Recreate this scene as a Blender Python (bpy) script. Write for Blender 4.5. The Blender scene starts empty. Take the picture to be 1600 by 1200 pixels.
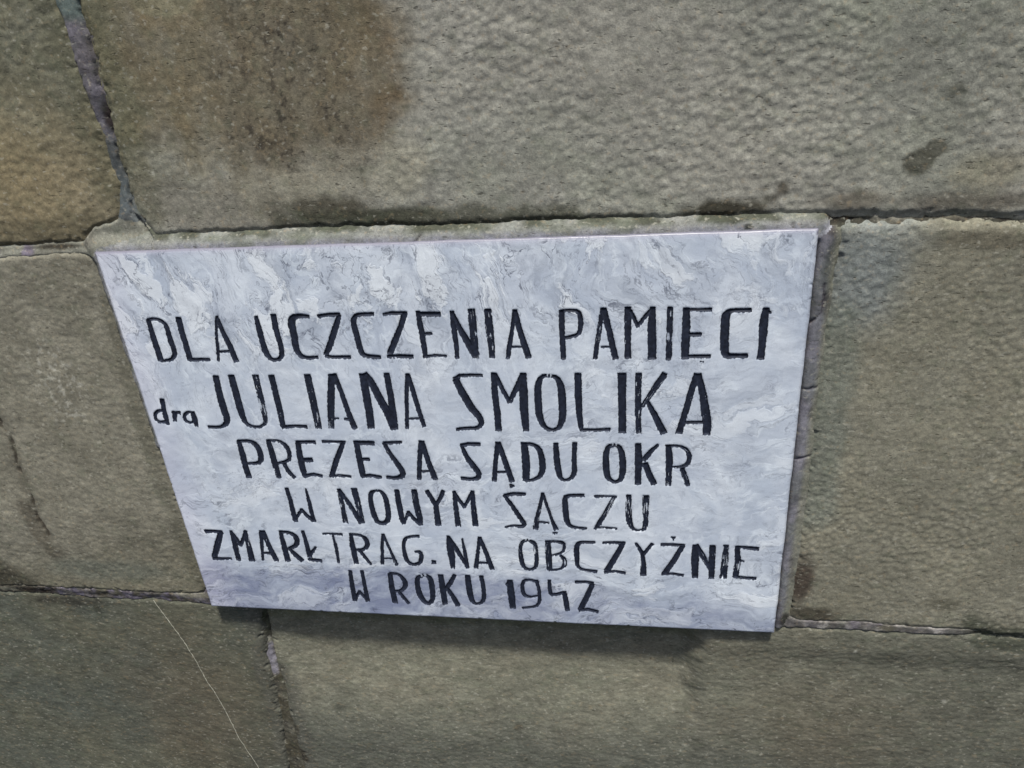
import bpy, math
import numpy as np

# ------------------------------------------------------------------ camera, light
C = bpy.context.scene.collection
scn = bpy.context.scene
GZ = 1.60                                   # height of the plaque's centre above the ground
CAM = np.array([0.1620612, -0.5798847, 0.3686037])
ROT = ((0.98759031, 0.00214347, 0.15703755),
       (0.13900409, 0.45346153, -0.88036953),
       (-0.07309753, 0.89127327, 0.44753626))
FPX = 1180.469                              # focal length in pixels of a 1600 wide frame
cd = bpy.data.cameras.new('camera'); cam = bpy.data.objects.new('camera', cd); C.objects.link(cam)
from mathutils import Matrix, Vector
m = Matrix(ROT).to_4x4(); m.translation = Vector((CAM[0], CAM[1], CAM[2] + GZ)); cam.matrix_world = m
cd.sensor_width = 36; cd.lens = 36 * FPX / 1600; cd.clip_start = .01; cd.clip_end = 100
scn.camera = cam

SUN_EL, SUN_AZ = 70.5, 16.0                 # degrees; azimuth measured from straight in front of the wall to its right
w = bpy.data.worlds.new('World'); scn.world = w; w.use_nodes = True
nt = w.node_tree; bg = nt.nodes['Background']
sky = nt.nodes.new('ShaderNodeTexSky'); sky.sky_type = 'NISHITA'; sky.sun_disc = False
sky.sun_elevation = math.radians(SUN_EL); sky.sun_rotation = math.radians(180 - SUN_AZ)
sky.dust_density = 3.0
nt.links.new(sky.outputs[0], bg.inputs[0]); bg.inputs[1].default_value = .10
sl = bpy.data.lights.new('sun', 'SUN'); sl.energy = 4.4; sl.angle = math.radians(6); sl.color = (1, .995, .94)
so = bpy.data.objects.new('sun', sl); C.objects.link(so)
e, a = math.radians(SUN_EL), math.radians(SUN_AZ)
sd_ = Vector((math.sin(a) * math.cos(e), -math.cos(a) * math.cos(e), math.sin(e)))
so.rotation_euler = sd_.to_track_quat('Z', 'Y').to_euler(); so.location = sd_ * 5
scn.view_settings.view_transform = 'Standard'; scn.view_settings.look = 'None'; scn.view_settings.gamma = 1
scn.view_settings.exposure = 0.36

# ------------------------------------------------------------------ helpers
Rm = np.array(ROT)
def wall_pt(px, py, y=0.010):
    """where the sight line through a photo pixel meets the wall plane: measured once to place joints and strokes"""
    r = Rm @ np.array([px - 800.0, -(py - 600.0), -FPX])
    t = (y - CAM[1]) / r[1]
    q = CAM + t * r
    return q[0], q[2]

_rs = np.random.RandomState(7)
_perm = _rs.permutation(4096)
_ang = _rs.rand(4096) * 2 * np.pi
_gx, _gy = np.cos(_ang).astype(np.float32), np.sin(_ang).astype(np.float32)
def _h(ix, iy): return _perm[(ix + _perm[iy & 4095]) & 4095]
def perlin(x, y):
    x = np.asarray(x, np.float32) + 1000; y = np.asarray(y, np.float32) + 1000
    ix = np.floor(x).astype(np.int32); iy = np.floor(y).astype(np.int32)
    fx = x - ix; fy = y - iy
    u = fx * fx * fx * (fx * (fx * 6 - 15) + 10); v = fy * fy * fy * (fy * (fy * 6 - 15) + 10)
    def g(dx, dy):
        k = _h(ix + dx, iy + dy); return _gx[k] * (fx - dx) + _gy[k] * (fy - dy)
    a0 = g(0, 0); b0 = g(1, 0); c0 = g(0, 1); d0 = g(1, 1)
    return 1.5 * ((a0 + u * (b0 - a0)) * (1 - v) + (c0 + u * (d0 - c0)) * v)
def fbm(x, y, o=4, g=.5):
    s = 0; am = 1; n = 0
    for i in range(o):
        s = s + am * perlin(x * 2 ** i + 17.3 * i, y * 2 ** i - 9.1 * i); n += am; am *= g
    return s / n
def worley(x, y):
    x = x + 1000; y = y + 1000
    ix = np.floor(x).astype(np.int32); iy = np.floor(y).astype(np.int32)
    best = np.full(x.shape, 9., np.float32)
    for dx in (-1, 0, 1):
        for dy in (-1, 0, 1):
            k = _h(ix + dx, iy + dy)
            jx = (k % 61) / 61.; jy = (k % 53) / 53.
            d = (ix + dx + jx - x) ** 2 + (iy + dy + jy - y) ** 2
            best = np.minimum(best, d)
    return np.sqrt(best)
def sm(a, b, x):
    t = np.clip((x - a) / (b - a), 0, 1); return t * t * (3 - 2 * t)
def seg_d(X, Y, p, q, full=False):
    dx, dy = q[0] - p[0], q[1] - p[1]; L = dx * dx + dy * dy + 1e-14
    t = np.clip(((X - p[0]) * dx + (Y - p[1]) * dy) / L, 0, 1)
    ex = X - p[0] - t * dx; ey = Y - p[1] - t * dy
    d = np.sqrt(ex * ex + ey * ey)
    return (d, t, ex, ey) if full else d
def line_d(X, Y, pts):
    d = np.full(X.shape, 9., np.float32)
    for p, q in zip(pts[:-1], pts[1:]): d = np.minimum(d, seg_d(X, Y, p, q))
    return d
def poly_sd(X, Y, pts):
    d = line_d(X, Y, list(pts) + [pts[0]]); ins = np.zeros(X.shape, bool)
    n = len(pts)
    for i in range(n):
        (x1, y1), (x2, y2) = pts[i], pts[(i + 1) % n]
        if y1 == y2: continue
        c = ((y1 > Y) != (y2 > Y)) & (X < (x2 - x1) * (Y - y1) / (y2 - y1) + x1)
        ins ^= c
    return np.where(ins, -d, d)
def P(*pts, y=0.010):
    """points: (px,py) of the photo on the wall plane, or ('w',x,z) in metres"""
    return [(p[1], p[2]) if p[0] == 'w' else wall_pt(p[0], p[1], y) for p in pts]
def lin(r, g, b):
    f = lambda c: (c / 255 / 12.92) if c / 255 <= .04045 else ((c / 255 + .055) / 1.055) ** 2.4
    return np.array([f(r), f(g), f(b)], np.float32)

def empty(name, label, cat, loc=(0, 0, 0)):
    o = bpy.data.objects.new(name, None); C.objects.link(o); o.location = loc
    o['label'] = label; o['category'] = cat; o.empty_display_size = .1
    return o
def mesh_obj(name, V, F, mat, parent=None, cols=None, vecs=None, smooth=True):
    me = bpy.data.meshes.new(name)
    F = np.asarray(F, np.int32); k = F.shape[1]
    me.vertices.add(len(V)); me.vertices.foreach_set('co', np.ascontiguousarray(V, np.float32).ravel())
    me.loops.add(F.size); me.loops.foreach_set('vertex_index', F.ravel())
    me.polygons.add(len(F))
    me.polygons.foreach_set('loop_start', np.arange(0, F.size, k, dtype=np.int32))
    me.polygons.foreach_set('loop_total', np.full(len(F), k, np.int32))
    me.polygons.foreach_set('use_smooth', np.full(len(F), smooth, bool))
    me.update(calc_edges=True)
    for nm, arr in (cols or {}).items():
        at = me.attributes.new(nm, 'FLOAT_COLOR', 'POINT')
        at.data.foreach_set('color', np.c_[arr, np.ones(len(arr))].astype(np.float32).ravel())
    for nm, arr in (vecs or {}).items():
        at = me.attributes.new(nm, 'FLOAT_VECTOR', 'POINT')
        at.data.foreach_set('vector', np.ascontiguousarray(arr, np.float32).ravel())
    me.materials.append(mat)
    o = bpy.data.objects.new(name, me); C.objects.link(o)
    if parent: o.parent = parent
    return o

# ------------------------------------------------------------------ materials
class N:
    def __init__(s, name, rough=.9, spec=.3):
        s.m = bpy.data.materials.new(name); s.m.use_nodes = True; s.t = s.m.node_tree
        s.b = s.t.nodes['Principled BSDF']; s.b.inputs['Roughness'].default_value = rough
        s.b.inputs['Specular IOR Level'].default_value = spec
    def new(s, k, **kw):
        n = s.t.nodes.new(k)
        for a_, v in kw.items(): setattr(n, a_, v)
        return n
    def link(s, a_, b_): s.t.links.new(a_, b_)
    def attr(s, nm): return s.new('ShaderNodeAttribute', attribute_name=nm)
    def noise(s, vec, scale, detail=3, rough=.5, dist=0):
        n = s.new('ShaderNodeTexNoise'); n.inputs['Scale'].default_value = scale; n.inputs['Detail'].default_value = detail
        n.inputs['Roughness'].default_value = rough; n.inputs['Distortion'].default_value = dist
        if vec is not None: s.link(vec, n.inputs['Vector'])
        return n.outputs['Fac']
    def math(s, op, a_, b_=None, clamp=False):
        n = s.new('ShaderNodeMath', operation=op); n.use_clamp = clamp
        for i, v in enumerate((a_, b_)):
            if v is None: continue
            if isinstance(v, (int, float)): n.inputs[i].default_value = v
            else: s.link(v, n.inputs[i])
        return n.outputs[0]
    def rng(s, v, a0, a1, b0, b1, smooth=False):
        n = s.new('ShaderNodeMapRange'); n.interpolation_type = 'SMOOTHSTEP' if smooth else 'LINEAR'
        s.link(v, n.inputs['Value'])
        for i, q in zip(('From Min', 'From Max', 'To Min', 'To Max'), (a0, a1, b0, b1)): n.inputs[i].default_value = q
        return n.outputs['Result']
    def mix(s, fac, a_, b_, mode='MIX'):
        n = s.new('ShaderNodeMix', data_type='RGBA', blend_type=mode)
        if isinstance(fac, (int, float)): n.inputs[0].default_value = fac
        else: s.link(fac, n.inputs[0])
        for i, v in ((6, a_), (7, b_)):
            if isinstance(v, (tuple, list, np.ndarray)): n.inputs[i].default_value = (float(v[0]), float(v[1]), float(v[2]), 1)
            else: s.link(v, n.inputs[i])
        return n.outputs[2]
    def map(s, scale):
        g = s.new('ShaderNodeTexCoord'); mp = s.new('ShaderNodeMapping'); mp.inputs['Scale'].default_value = scale
        s.link(g.outputs['Object'], mp.inputs['Vector']); return mp.outputs[0]
    def bump(s, h, strength, dist):
        n = s.new('ShaderNodeBump'); n.inputs['Strength'].default_value = strength; n.inputs['Distance'].default_value = dist
        s.link(h, n.inputs['Height']); s.link(n.outputs[0], s.b.inputs['Normal'])

def stone_material(name, grain=(1, 1, 1), amt=.20, bdist=.0006):
    k = N(name, .92, .2); v = k.map(grain)
    col = k.attr('tint').outputs['Color']
    g1 = k.noise(v, 420, 3, .65); g2 = k.noise(v, 130, 4, .6); g3 = k.noise(v, 1100, 2, .6)
    s = k.math('ADD', k.rng(g1, .3, .7, 1 - amt, 1 + amt), k.rng(g2, .3, .7, -amt * .8, amt * .8))
    s = k.math('MULTIPLY', s, k.rng(g3, .25, .75, .80, 1.20))
    s = k.math('MULTIPLY', s, k.rng(k.noise(k.map((1, 1, 1.3)), 48, 5, .62), .32, .68, .86, 1.13))
    cc = k.new('ShaderNodeCombineColor')
    for i in range(3): k.link(s, cc.inputs[i])
    c = k.mix(1.0, col, cc.outputs[0], 'MULTIPLY')
    # faint ochre and green mineral specks, tiny dark pits
    sp = k.rng(k.noise(v, 260, 2, .5), .60, .72, 0, .22)
    c = k.mix(sp, c, tuple(lin(150, 128, 96)))
    gr = k.rng(k.noise(v, 75, 3, .6), .54, .70, 0, .22)
    c = k.mix(gr, c, tuple(lin(88, 96, 76)))
    pale = k.rng(k.noise(k.map((1, 1, 1.5)), 210, 2, .5), .61, .72, 0, .42)
    c = k.mix(pale, c, tuple(lin(166, 162, 148)))
    dash = k.noise(k.map((.75, 1, 2.0)), 230, 2, .55)
    pit = k.rng(dash, .66, .71, 0, .5)
    c = k.mix(pit, c, tuple(lin(48, 44, 36)))
    k.link(c, k.b.inputs['Base Color'])
    k.bump(k.math('SUBTRACT', k.math('ADD', k.math('MULTIPLY', g1, .7), k.math('MULTIPLY', g3, .5)), k.math('MULTIPLY', pit, 1.0)), .6, bdist)
    return k.m
M_ham = stone_material('hammered_sandstone')
M_comb = stone_material('combed_sandstone', (.62, 1, 1.2), .20, .0006)
M_smooth = stone_material('weathered_sandstone', (1, 1, 1), .18, .0005)
M_mort = stone_material('old_mortar', (1, 1, 1), .22, .0005)

# ------------------------------------------------------------------ the wall: one relief, cut into its blocks
def axis(lo, hi, a0, a1, st):
    mid = list(np.arange(a0, a1, st)); l = []; r = []; s = st; v = a0
    while v > lo: s = min(s * 1.25, .03); v -= s; l.append(v)
    s = st; v = mid[-1]
    while v < hi: s = min(s * 1.25, .03); v += s; r.append(v)
    return np.array(l[::-1] + mid + r, np.float32)
ST = .00135
ax = axis(-2.35, 2.15, -.73, .585, ST); az = axis(-1.58, 1.5, -.545, .415, ST)
X, Z = np.meshgrid(ax, az)                   # rows: z
SH = X.shape
wx = X + .0022 * fbm(X * 45, Z * 45, 3); wz = Z + .0022 * fbm(X * 45 + 50, Z * 45, 3)
ex_ = X + .0012 * fbm(X * 160, Z * 160 + 9, 3) + (wx - X); ez_ = Z + .0012 * fbm(X * 160 + 31, Z * 160, 3) + (wz - Z)

BL = {
 'B': P((105, -60), (120, 0), (139, 60), (152, 120), (168, 180), (183, 240), (197, 290), (210, 333), (222, 352), (243, 371), (350, 368),
        (500, 359), (700, 356), (850, 350), (1000, 346), (1150, 343), (1290, 338), (1340, 338), (1425, 343), (1523, 339), (1600, 345),
        ('w', 1.3, .150), ('w', 2.6, .152), ('w', 2.6, 1.9), ('w', -.345, 1.9)),
 'A': P((90, 0), (111, 60), (128, 120), (148, 180), (166, 240), (182, 290), (190, 330), (186, 346), (150, 360), (132, 380), (60, 384), (0, 389),
        ('w', -1.4, .150), ('w', -2.8, .150), ('w', -2.8, 1.9), ('w', -.375, 1.9)),
 'Cc': P((0, 402), (60, 396), (125, 392), ('w', -.3035, .196), ('w', -.3035, -.185), (318, 931), (240, 929), (150, 923), (60, 918), (0, 917),
         ('w', -1.4, -.235), ('w', -2.8, -.235), ('w', -2.8, .140), ('w', -1.4, .140)),
 'D': P((1313, 353), (1301, 420), (1291, 485), (1275, 600), (1266, 700), (1255, 800), (1240, 900), (1232, 960), (1245, 967), (1380, 973), (1510, 983), (1600, 994),
        ('w', 1.3, -.335), ('w', 2.6, -.335), ('w', 2.6, .142), ('w', 1.3, .142), (1600, 353), (1523, 348), (1425, 351)),
 'E': P((0, 927), (60, 928), (150, 935), (240, 939), (320, 946), (398, 953), (408, 1000), (414, 1035), (424, 1075), (433, 1110), (439, 1150), (448, 1210),
        ('w', -.385, -1.9), ('w', -2.8, -1.9), ('w', -2.8, -.25), ('w', -1.4, -.25)),
 'F': P((410, 953), (422, 1010), (430, 1040), (444, 1080), (454, 1120), (466, 1160), (478, 1210), ('w', -.365, -1.9), ('w', 2.6, -1.9), ('w', 2.6, -.35), ('w', 1.3, -.35),
        (1600, 999), (1510, 989), (1380, 983), (1245, 976), (1210, 975)),
}
SDF = {k: poly_sd(ex_, ez_, v) for k, v in BL.items()}
low = fbm(X * 5, Z * 5, 3); med = fbm(X * 18 + 3, Z * 18, 3)

# pebbled tool marks; lumps set in slightly wavy rows
def pebbles(sx, sz, rot, seed):
    c, s = math.cos(rot), math.sin(rot)
    u = (X + .004 * med) * c + Z * s; v = -X * s + (Z + .004 * low) * c
    w1 = worley(u * sx + seed, v * sz + seed); w2 = worley(u * sx * 1.7 + 7 + seed, v * sz * 1.7)
    return sm(.80, .05, w1) * .75 + sm(.8, .1, w2) * .25 - .4
fine = fbm(X * 260, Z * 260, 2)
pb = pebbles(120, 145, .12, 0); pb2 = pebbles(155, 185, 0, 33)
amp = sm(-.6, .5, fbm(X * 9 + 40, Z * 9, 2))
rightness = sm(-.12, .12, X)
H = {}
H['B'] = .00070 * (.45 + .8 * amp) * (.45 + .55 * rightness) * pb + .0028 * low + .0007 * med + .00014 * fine + .00016 * fbm(X * 90, Z * 90, 3)
H['A'] = .0006 * pb + .0026 * low + .0007 * med + .00014 * fine + .0002 * fbm(X * 90, Z * 90, 3)
H['Cc'] = .0004 * pb2 + .0020 * low + .0007 * med + .00014 * fine + .0002 * fbm(X * 90, Z * 90, 3) + .003 - .0045 * sm(-.08, -.22, Z)
H['D'] = .00062 * (.5 + .7 * amp) * pb2 + .0022 * low + .0006 * med + .00014 * fine + .003
comb = fbm(X * 34 + Z * 6, Z * 190 + 2 * med, 3)
H['E'] = .00015 * comb + .0004 * fbm(X * 120 + Z * 40, Z * 160, 3) + .0020 * low + .0006 * med - .003
H['F'] = .00022 * comb + .0004 * pb2 + .0022 * low + .0008 * med + .00015 * fine
# the lower right block hangs back under the plaque and swells out again towards its right corner
xr = wall_pt(1088, 1000)[0]
dzz = np.clip(-.205 - Z, 0, 1)
lip = sm(xr - .016 - .45 * dzz, xr + .012 + .35 * dzz, X + .008 * med)
hang = sm(wall_pt(370, 980)[0], wall_pt(520, 980)[0], X) * .5 + .5
lip = sm(xr - .020, xr + .014, X + .008 * med)
H['F'] += (-.0155 * hang) * (1 - .95 * lip) * sm(-.43, -.245, Z) + .0030 * lip * sm(-.255, -.222, Z)

def blob(px, py, rx, ry, n=.35, fs=60, rot=0, seed=0, soft=.5):
    """irregular patch: centre and radii given in photo pixels, 1 inside -> 0 outside"""
    cx, cz = wall_pt(px, py); x1, _ = wall_pt(px + rx, py); _, z1 = wall_pt(px, py + ry)
    ax_, az_ = abs(x1 - cx) + 1e-5, abs(z1 - cz) + 1e-5
    dx, dz = X - cx, Z - cz; c, s = math.cos(rot), math.sin(rot)
    d = np.sqrt(((dx * c + dz * s) / ax_) ** 2 + ((-dx * s + dz * c) / az_) ** 2)
    d = d + n * fbm(X * fs + seed, Z * fs - seed, 4, .6)
    return 1 - sm(1 - soft, 1 + soft, d)
def band(pts, wpx, n=.5, fs=70, seed=0, soft=.5):
    d = line_d(wx, wz, P(*pts)) / (wpx * .00085)
    return 1 - sm(1 - soft, 1 + soft, d + n * fbm(X * fs + seed, Z * fs, 4, .6))

DS = [0.0, 1.0]                              # greyness and lightness applied to a whole family of stone colours
def stone_c(col):
    v = lin(*col); g = v @ np.array([.3, .55, .15], np.float32)
    return (v + (g * np.array([1.0, 1.0, .95], np.float32) - v) * DS[0]) * DS[1] * (np.array([1.0, 1.0, .985], np.float32) if DS[0] else 1)
def tint(base, *layers):
    lin = lambda *c_: stone_c(c_)
    c = np.empty(SH + (3,), np.float32); c[:] = lin(*base)
    for mask, col, amt in layers:
        t = (np.clip(mask, 0, 1) * amt)[..., None]
        c = c * (1 - t) + lin(*col) * t
    return c
n1 = sm(-.35, .35, fbm(X * 7 + 11, Z * 7, 3)); n2 = sm(-.3, .4, fbm(X * 14 + 61, Z * 14 - 8, 4)); n3 = sm(-.2, .45, fbm(X * 30 - 8, Z * 30, 4))
speck = sm(.12, .26, fbm(X * 150 + 5, Z * 150, 3, .6) + .10 * fbm(X * 40, Z * 40, 2))
COL = {}
DS[:] = [.20, 1.10]
brown = poly_sd(X + .034 * fbm(X * 15, Z * 15, 5, .6), Z + .034 * fbm(X * 15 + 9, Z * 15, 5, .6),
                P(('w', -.50, .7), ('w', -.02, .7), (640, 60), (628, 150), (606, 220), (550, 258), (450, 285), (340, 275), (260, 270), (190, 290), (100, 200)))
run = sm(-.35, .45, fbm(X * 55 + .3 * Z, Z * 9, 4, .6)); patchy = sm(-.4, .25, fbm(X * 20 + 4, Z * 13, 5, .65))
bm = (1 - sm(-.035, .020, brown + .012 * fbm(X * 50, Z * 50, 4, .65))) * (.62 + .16 * run + .30 * patchy); edge = np.exp(-((brown + .016) / .016) ** 2) * sm(wall_pt(470, 100)[0], wall_pt(600, 100)[0], X)
soot = np.clip(blob(445, 110, 110, 120, .5, 40, seed=2, soft=.7) + .8 * blob(430, 215, 75, 60, .5, 50, seed=4, soft=.6) + .6 * blob(545, 230, 40, 50, .5, 50, seed=8), 0, 1)
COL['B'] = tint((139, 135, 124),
    (n1, (128, 127, 118), .6), (n2, (142, 138, 128), .45),
    (sm(.12, .42, X) * sm(.2, .40, Z), (94, 97, 84), .6), (n2 * n1, (124, 128, 108), .35),  # first layer: light falloff towards the top right corner, put into the colour
    (bm, (103, 92, 66), .9), (bm * n2, (114, 103, 80), .5), (edge * (.5 + .5 * n3), (92, 72, 46), .7), (bm * n3, (120, 102, 72), .35), (band([(120, 0), (150, 110), (180, 230), (205, 310)], 34, .7, 26, 41), (88, 88, 64), .6), (band([(400, 300), (520, 285), (640, 262)], 22, .8, 30, 43), (142, 136, 116), .55),
    (soot * (.35 + .65 * run), (88, 80, 70), .6), (soot * speck * (.45 + .55 * run) * sm(-.55, .05, fbm(X * 34, Z * 34 + 6, 3)), (46, 41, 36), .85), (sm(.1, .6, soot) * sm(.12, .26, fbm(X * 230 + 5, Z * 230, 2)) * patchy * n3, (62, 54, 46), .6),
    (blob(255, 2, 52, 26, .25, 30, seed=3, soft=.12), (122, 116, 90), .7),
    (band([(230, 300), (330, 330), (400, 330)], 26, .8, 50, 3), (92, 84, 68), .45),
    (blob(505, 328, 80, 22, .5, 50, seed=12), (66, 61, 48), .9), (blob(620, 338, 70, 12, .6, 50, seed=22), (72, 70, 56), .8),
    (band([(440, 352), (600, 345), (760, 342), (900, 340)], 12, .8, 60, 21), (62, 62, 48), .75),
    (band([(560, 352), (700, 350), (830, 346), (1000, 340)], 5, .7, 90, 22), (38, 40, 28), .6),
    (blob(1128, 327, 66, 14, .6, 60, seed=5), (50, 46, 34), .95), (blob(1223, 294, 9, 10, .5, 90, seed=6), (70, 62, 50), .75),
    (blob(1203, 310, 12, 8, .5, 90, seed=6), (66, 60, 50), .7),
    (blob(1335, 312, 56, 14, .5, 50, seed=7), (86, 76, 62), .65),
    (blob(1435, 255, 24, 20, .5, 70, .4, seed=9, soft=.22), (76, 74, 62), .85), (blob(1462, 232, 18, 16, .6, 70, .4, seed=10, soft=.22), (76, 74, 62), .8),
    (blob(1520, 315, 110, 16, .6, 30, seed=11), (78, 68, 56), .65),
    (blob(1545, 270, 60, 30, .6, 30, seed=13), (122, 112, 82), .45),
    (blob(1495, 140, 14, 9, .5, 60, seed=14), (72, 72, 62), .7), (blob(1460, 68, 12, 7, .5, 60, seed=15), (72, 72, 62), .6),
    (blob(290, 270, 3, 3, .5, 90, seed=16), (170, 165, 150), .8), (blob(238, 271, 3, 4, .5, 90, seed=16), (160, 156, 140), .8))
COL['A'] = tint((118, 108, 84),
    (n2, (126, 116, 92), .5), (blob(20, 240, 110, 130, .5, 14, seed=2, soft=.8), (130, 112, 74), .45),
    (sm(.27, .36, Z + .02 * med), (92, 92, 76), .75), (n3 * sm(.27, .36, Z), (112, 112, 98), .4),
    (band([(95, 10), (120, 90), (150, 180), (180, 280)], 26, .6, 30, 5), (82, 80, 60), .5),
    (band([(0, 372), (80, 368), (140, 350)], 14, .7, 40, 9), (74, 68, 50), .5))
dl = line_d(X + .004 * fbm(X * 70, Z * 70, 4, .65), Z + .004 * fbm(X * 70 + 9, Z * 70, 4, .65), P((-8, 640), (22, 690), (34, 735), (50, 770), (62, 805), (80, 835)))
diag = np.clip((1 - sm(.0008, .0030, dl)) * sm(-.35, .1, fbm(X * 60, Z * 60, 3)) + .35 * (1 - sm(.002, .011, dl + .004 * fbm(X * 60, Z * 60, 3))), 0, 1)
COL['Cc'] = tint((120, 115, 100),
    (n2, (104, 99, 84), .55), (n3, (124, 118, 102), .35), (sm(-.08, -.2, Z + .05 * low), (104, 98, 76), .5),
    (diag, (50, 42, 34), .85), (band([(40, 790), (85, 860)], 12, 1.0, 60, 8), (74, 66, 54), .6),
    (blob(95, 600, 40, 60, .7, 40, seed=3, soft=.5) * speck, (158, 154, 142), .6),
    (blob(8, 900, 46, 20, .6, 40, -.5, seed=4), (52, 48, 38), .8),
    (blob(170, 890, 90, 16, .6, 30, seed=15), (96, 102, 92), .5),
    (band([(170, 470), (215, 640), (270, 800), (310, 910)], 9, .6, 40, 30), (74, 72, 58), .4))
COL['D'] = tint((122, 118, 102),
    (n1, (112, 108, 92), .6), (n2, (126, 120, 100), .45),
    (blob(1350, 410, 75, 90, .6, 25, seed=3, soft=.6), (112, 118, 118), .8), (band([(1310, 500), (1290, 640), (1270, 800)], 20, .6, 30, 4), (106, 112, 102), .6),
    (blob(1250, 905, 20, 34, .5, 60, -.1, seed=5), (66, 54, 46), .9), (blob(1268, 955, 40, 10, .6, 60, seed=6), (54, 48, 38), .85),
    (blob(1470, 940, 26, 10, .6, 60, seed=7), (82, 78, 62), .6), (blob(1560, 372, 90, 14, .6, 30, seed=8), (92, 84, 68), .55),
    (band([(1520, 975), (1560, 990), (1600, 996)], 16, .7, 40, 9), (62, 66, 52), .75))
COL['E'] = tint((88, 88, 74),  # whole block toned darker, carrying the weaker light at lower left
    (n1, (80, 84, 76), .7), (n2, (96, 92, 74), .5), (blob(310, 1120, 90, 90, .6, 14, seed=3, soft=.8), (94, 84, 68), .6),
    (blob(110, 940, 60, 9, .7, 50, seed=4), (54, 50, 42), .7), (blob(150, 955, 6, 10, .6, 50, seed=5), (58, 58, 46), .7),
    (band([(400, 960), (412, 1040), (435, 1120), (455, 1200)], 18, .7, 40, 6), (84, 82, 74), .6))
COL['F'] = tint((110, 108, 92),
    (n1, (98, 96, 82), .6), (n2, (116, 109, 92), .4),
    (sm(-.30, -.44, Z + .03 * low), (78, 80, 72), .75), (n3 * sm(-.3, -.42, Z), (98, 96, 86), .3),  # darkens downwards: falloff of the light painted into the stone colour
    (band([(430, 1060), (450, 1120), (480, 1200)], 26, .8, 40, 5), (78, 76, 68), .7),
    (blob(455, 1140, 13, 10, .5, 60, seed=6, soft=.25), (58, 54, 44), .85), (blob(472, 1182, 9, 12, .5, 60, seed=7, soft=.25), (52, 46, 36), .85),
    (blob(810, 1140, 7, 5, .5, 60, seed=8), (62, 58, 48), .6), (blob(533, 1110, 12, 8, .6, 60, seed=9), (72, 72, 62), .6),
    (band([(420, 962), (700, 976), (1080, 992)], 14, .7, 40, 10) * (1 - lip), (92, 92, 62), .55),
    (blob(1300, 1150, 120, 60, .6, 14, seed=10, soft=.8), (96, 84, 66), .45), (sm(.28, .5, X), (82, 82, 72), .6),  # last layer paints the dimmer light towards the right
    (band([(1530, 1000), (1600, 1008)], 10, .7, 40, 9), (58, 62, 50), .7),
    (blob(1475, 1097, 5, 3, .4, 60, seed=11), (150, 146, 134), .8), (blob(1336, 1016, 2.5, 2.5, .4, 60, seed=12), (170, 166, 150), .8))
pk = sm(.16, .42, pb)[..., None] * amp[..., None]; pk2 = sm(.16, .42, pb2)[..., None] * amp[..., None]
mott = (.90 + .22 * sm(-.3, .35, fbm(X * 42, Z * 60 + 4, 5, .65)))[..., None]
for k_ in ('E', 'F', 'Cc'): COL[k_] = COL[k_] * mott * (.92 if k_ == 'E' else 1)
COL['B'] = COL['B'] * (.93 + .30 * pk * (.35 + .65 * n3[..., None])); COL['D'] = COL['D'] * (.92 + .36 * pk2 * (.3 + .7 * n3[..., None]))   # highlights painted in as paler tops of the lumps
DS[:] = [0.0, 1.0]
# cracks cut into block C
H['Cc'] -= .0014 * diag

def cells_to_mesh(mask, hgt, col):
    """mask on grid cells; returns vertices/faces compacted"""
    idx = np.arange(SH[0] * SH[1]).reshape(SH)
    a_ = idx[:-1, :-1][mask]; b_ = idx[:-1, 1:][mask]; c_ = idx[1:, 1:][mask]; d_ = idx[1:, :-1][mask]
    F = np.stack([a_, b_, c_, d_], 1)
    used, inv = np.unique(F, return_inverse=True)
    F = inv.reshape(F.shape)
    V = np.stack([X.ravel()[used], .010 - hgt.ravel()[used], Z.ravel()[used]], 1)
    return V, F, col.reshape(-1, 3)[used]
def cellmax(m): return m[:-1, :-1] | m[1:, :-1] | m[:-1, 1:] | m[1:, 1:]

wall = empty('stone_wall', 'weathered grey brown sandstone block wall with lavender tinted mortar joints behind the marble plaque', 'wall', (0, 0, GZ))
MAT = {'A': M_ham, 'B': M_ham, 'Cc': M_smooth, 'D': M_ham, 'E': M_comb, 'F': M_comb}
LB = {'A': 'ochre brown stone block at upper left', 'B': 'long stone block above the plaque with a sooty brown stain',
      'Cc': 'grey stone block left of the plaque with a dark crack', 'D': 'pebbled stone block right of the plaque',
      'E': 'dark combed stone block at lower left with a thin pale line', 'F': 'combed stone block under the plaque'}
RND = {'A': .006, 'B': .007, 'Cc': .004, 'D': .005, 'E': .005, 'F': .006}
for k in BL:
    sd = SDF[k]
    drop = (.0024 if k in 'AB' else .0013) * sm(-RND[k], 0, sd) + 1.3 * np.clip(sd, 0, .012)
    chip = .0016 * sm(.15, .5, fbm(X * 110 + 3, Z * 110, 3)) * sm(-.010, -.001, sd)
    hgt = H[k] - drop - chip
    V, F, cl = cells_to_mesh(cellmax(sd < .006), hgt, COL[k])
    o = mesh_obj('stone_block', V, F, MAT[k], wall, {'tint': cl}); o['label'] = LB[k]

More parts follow.
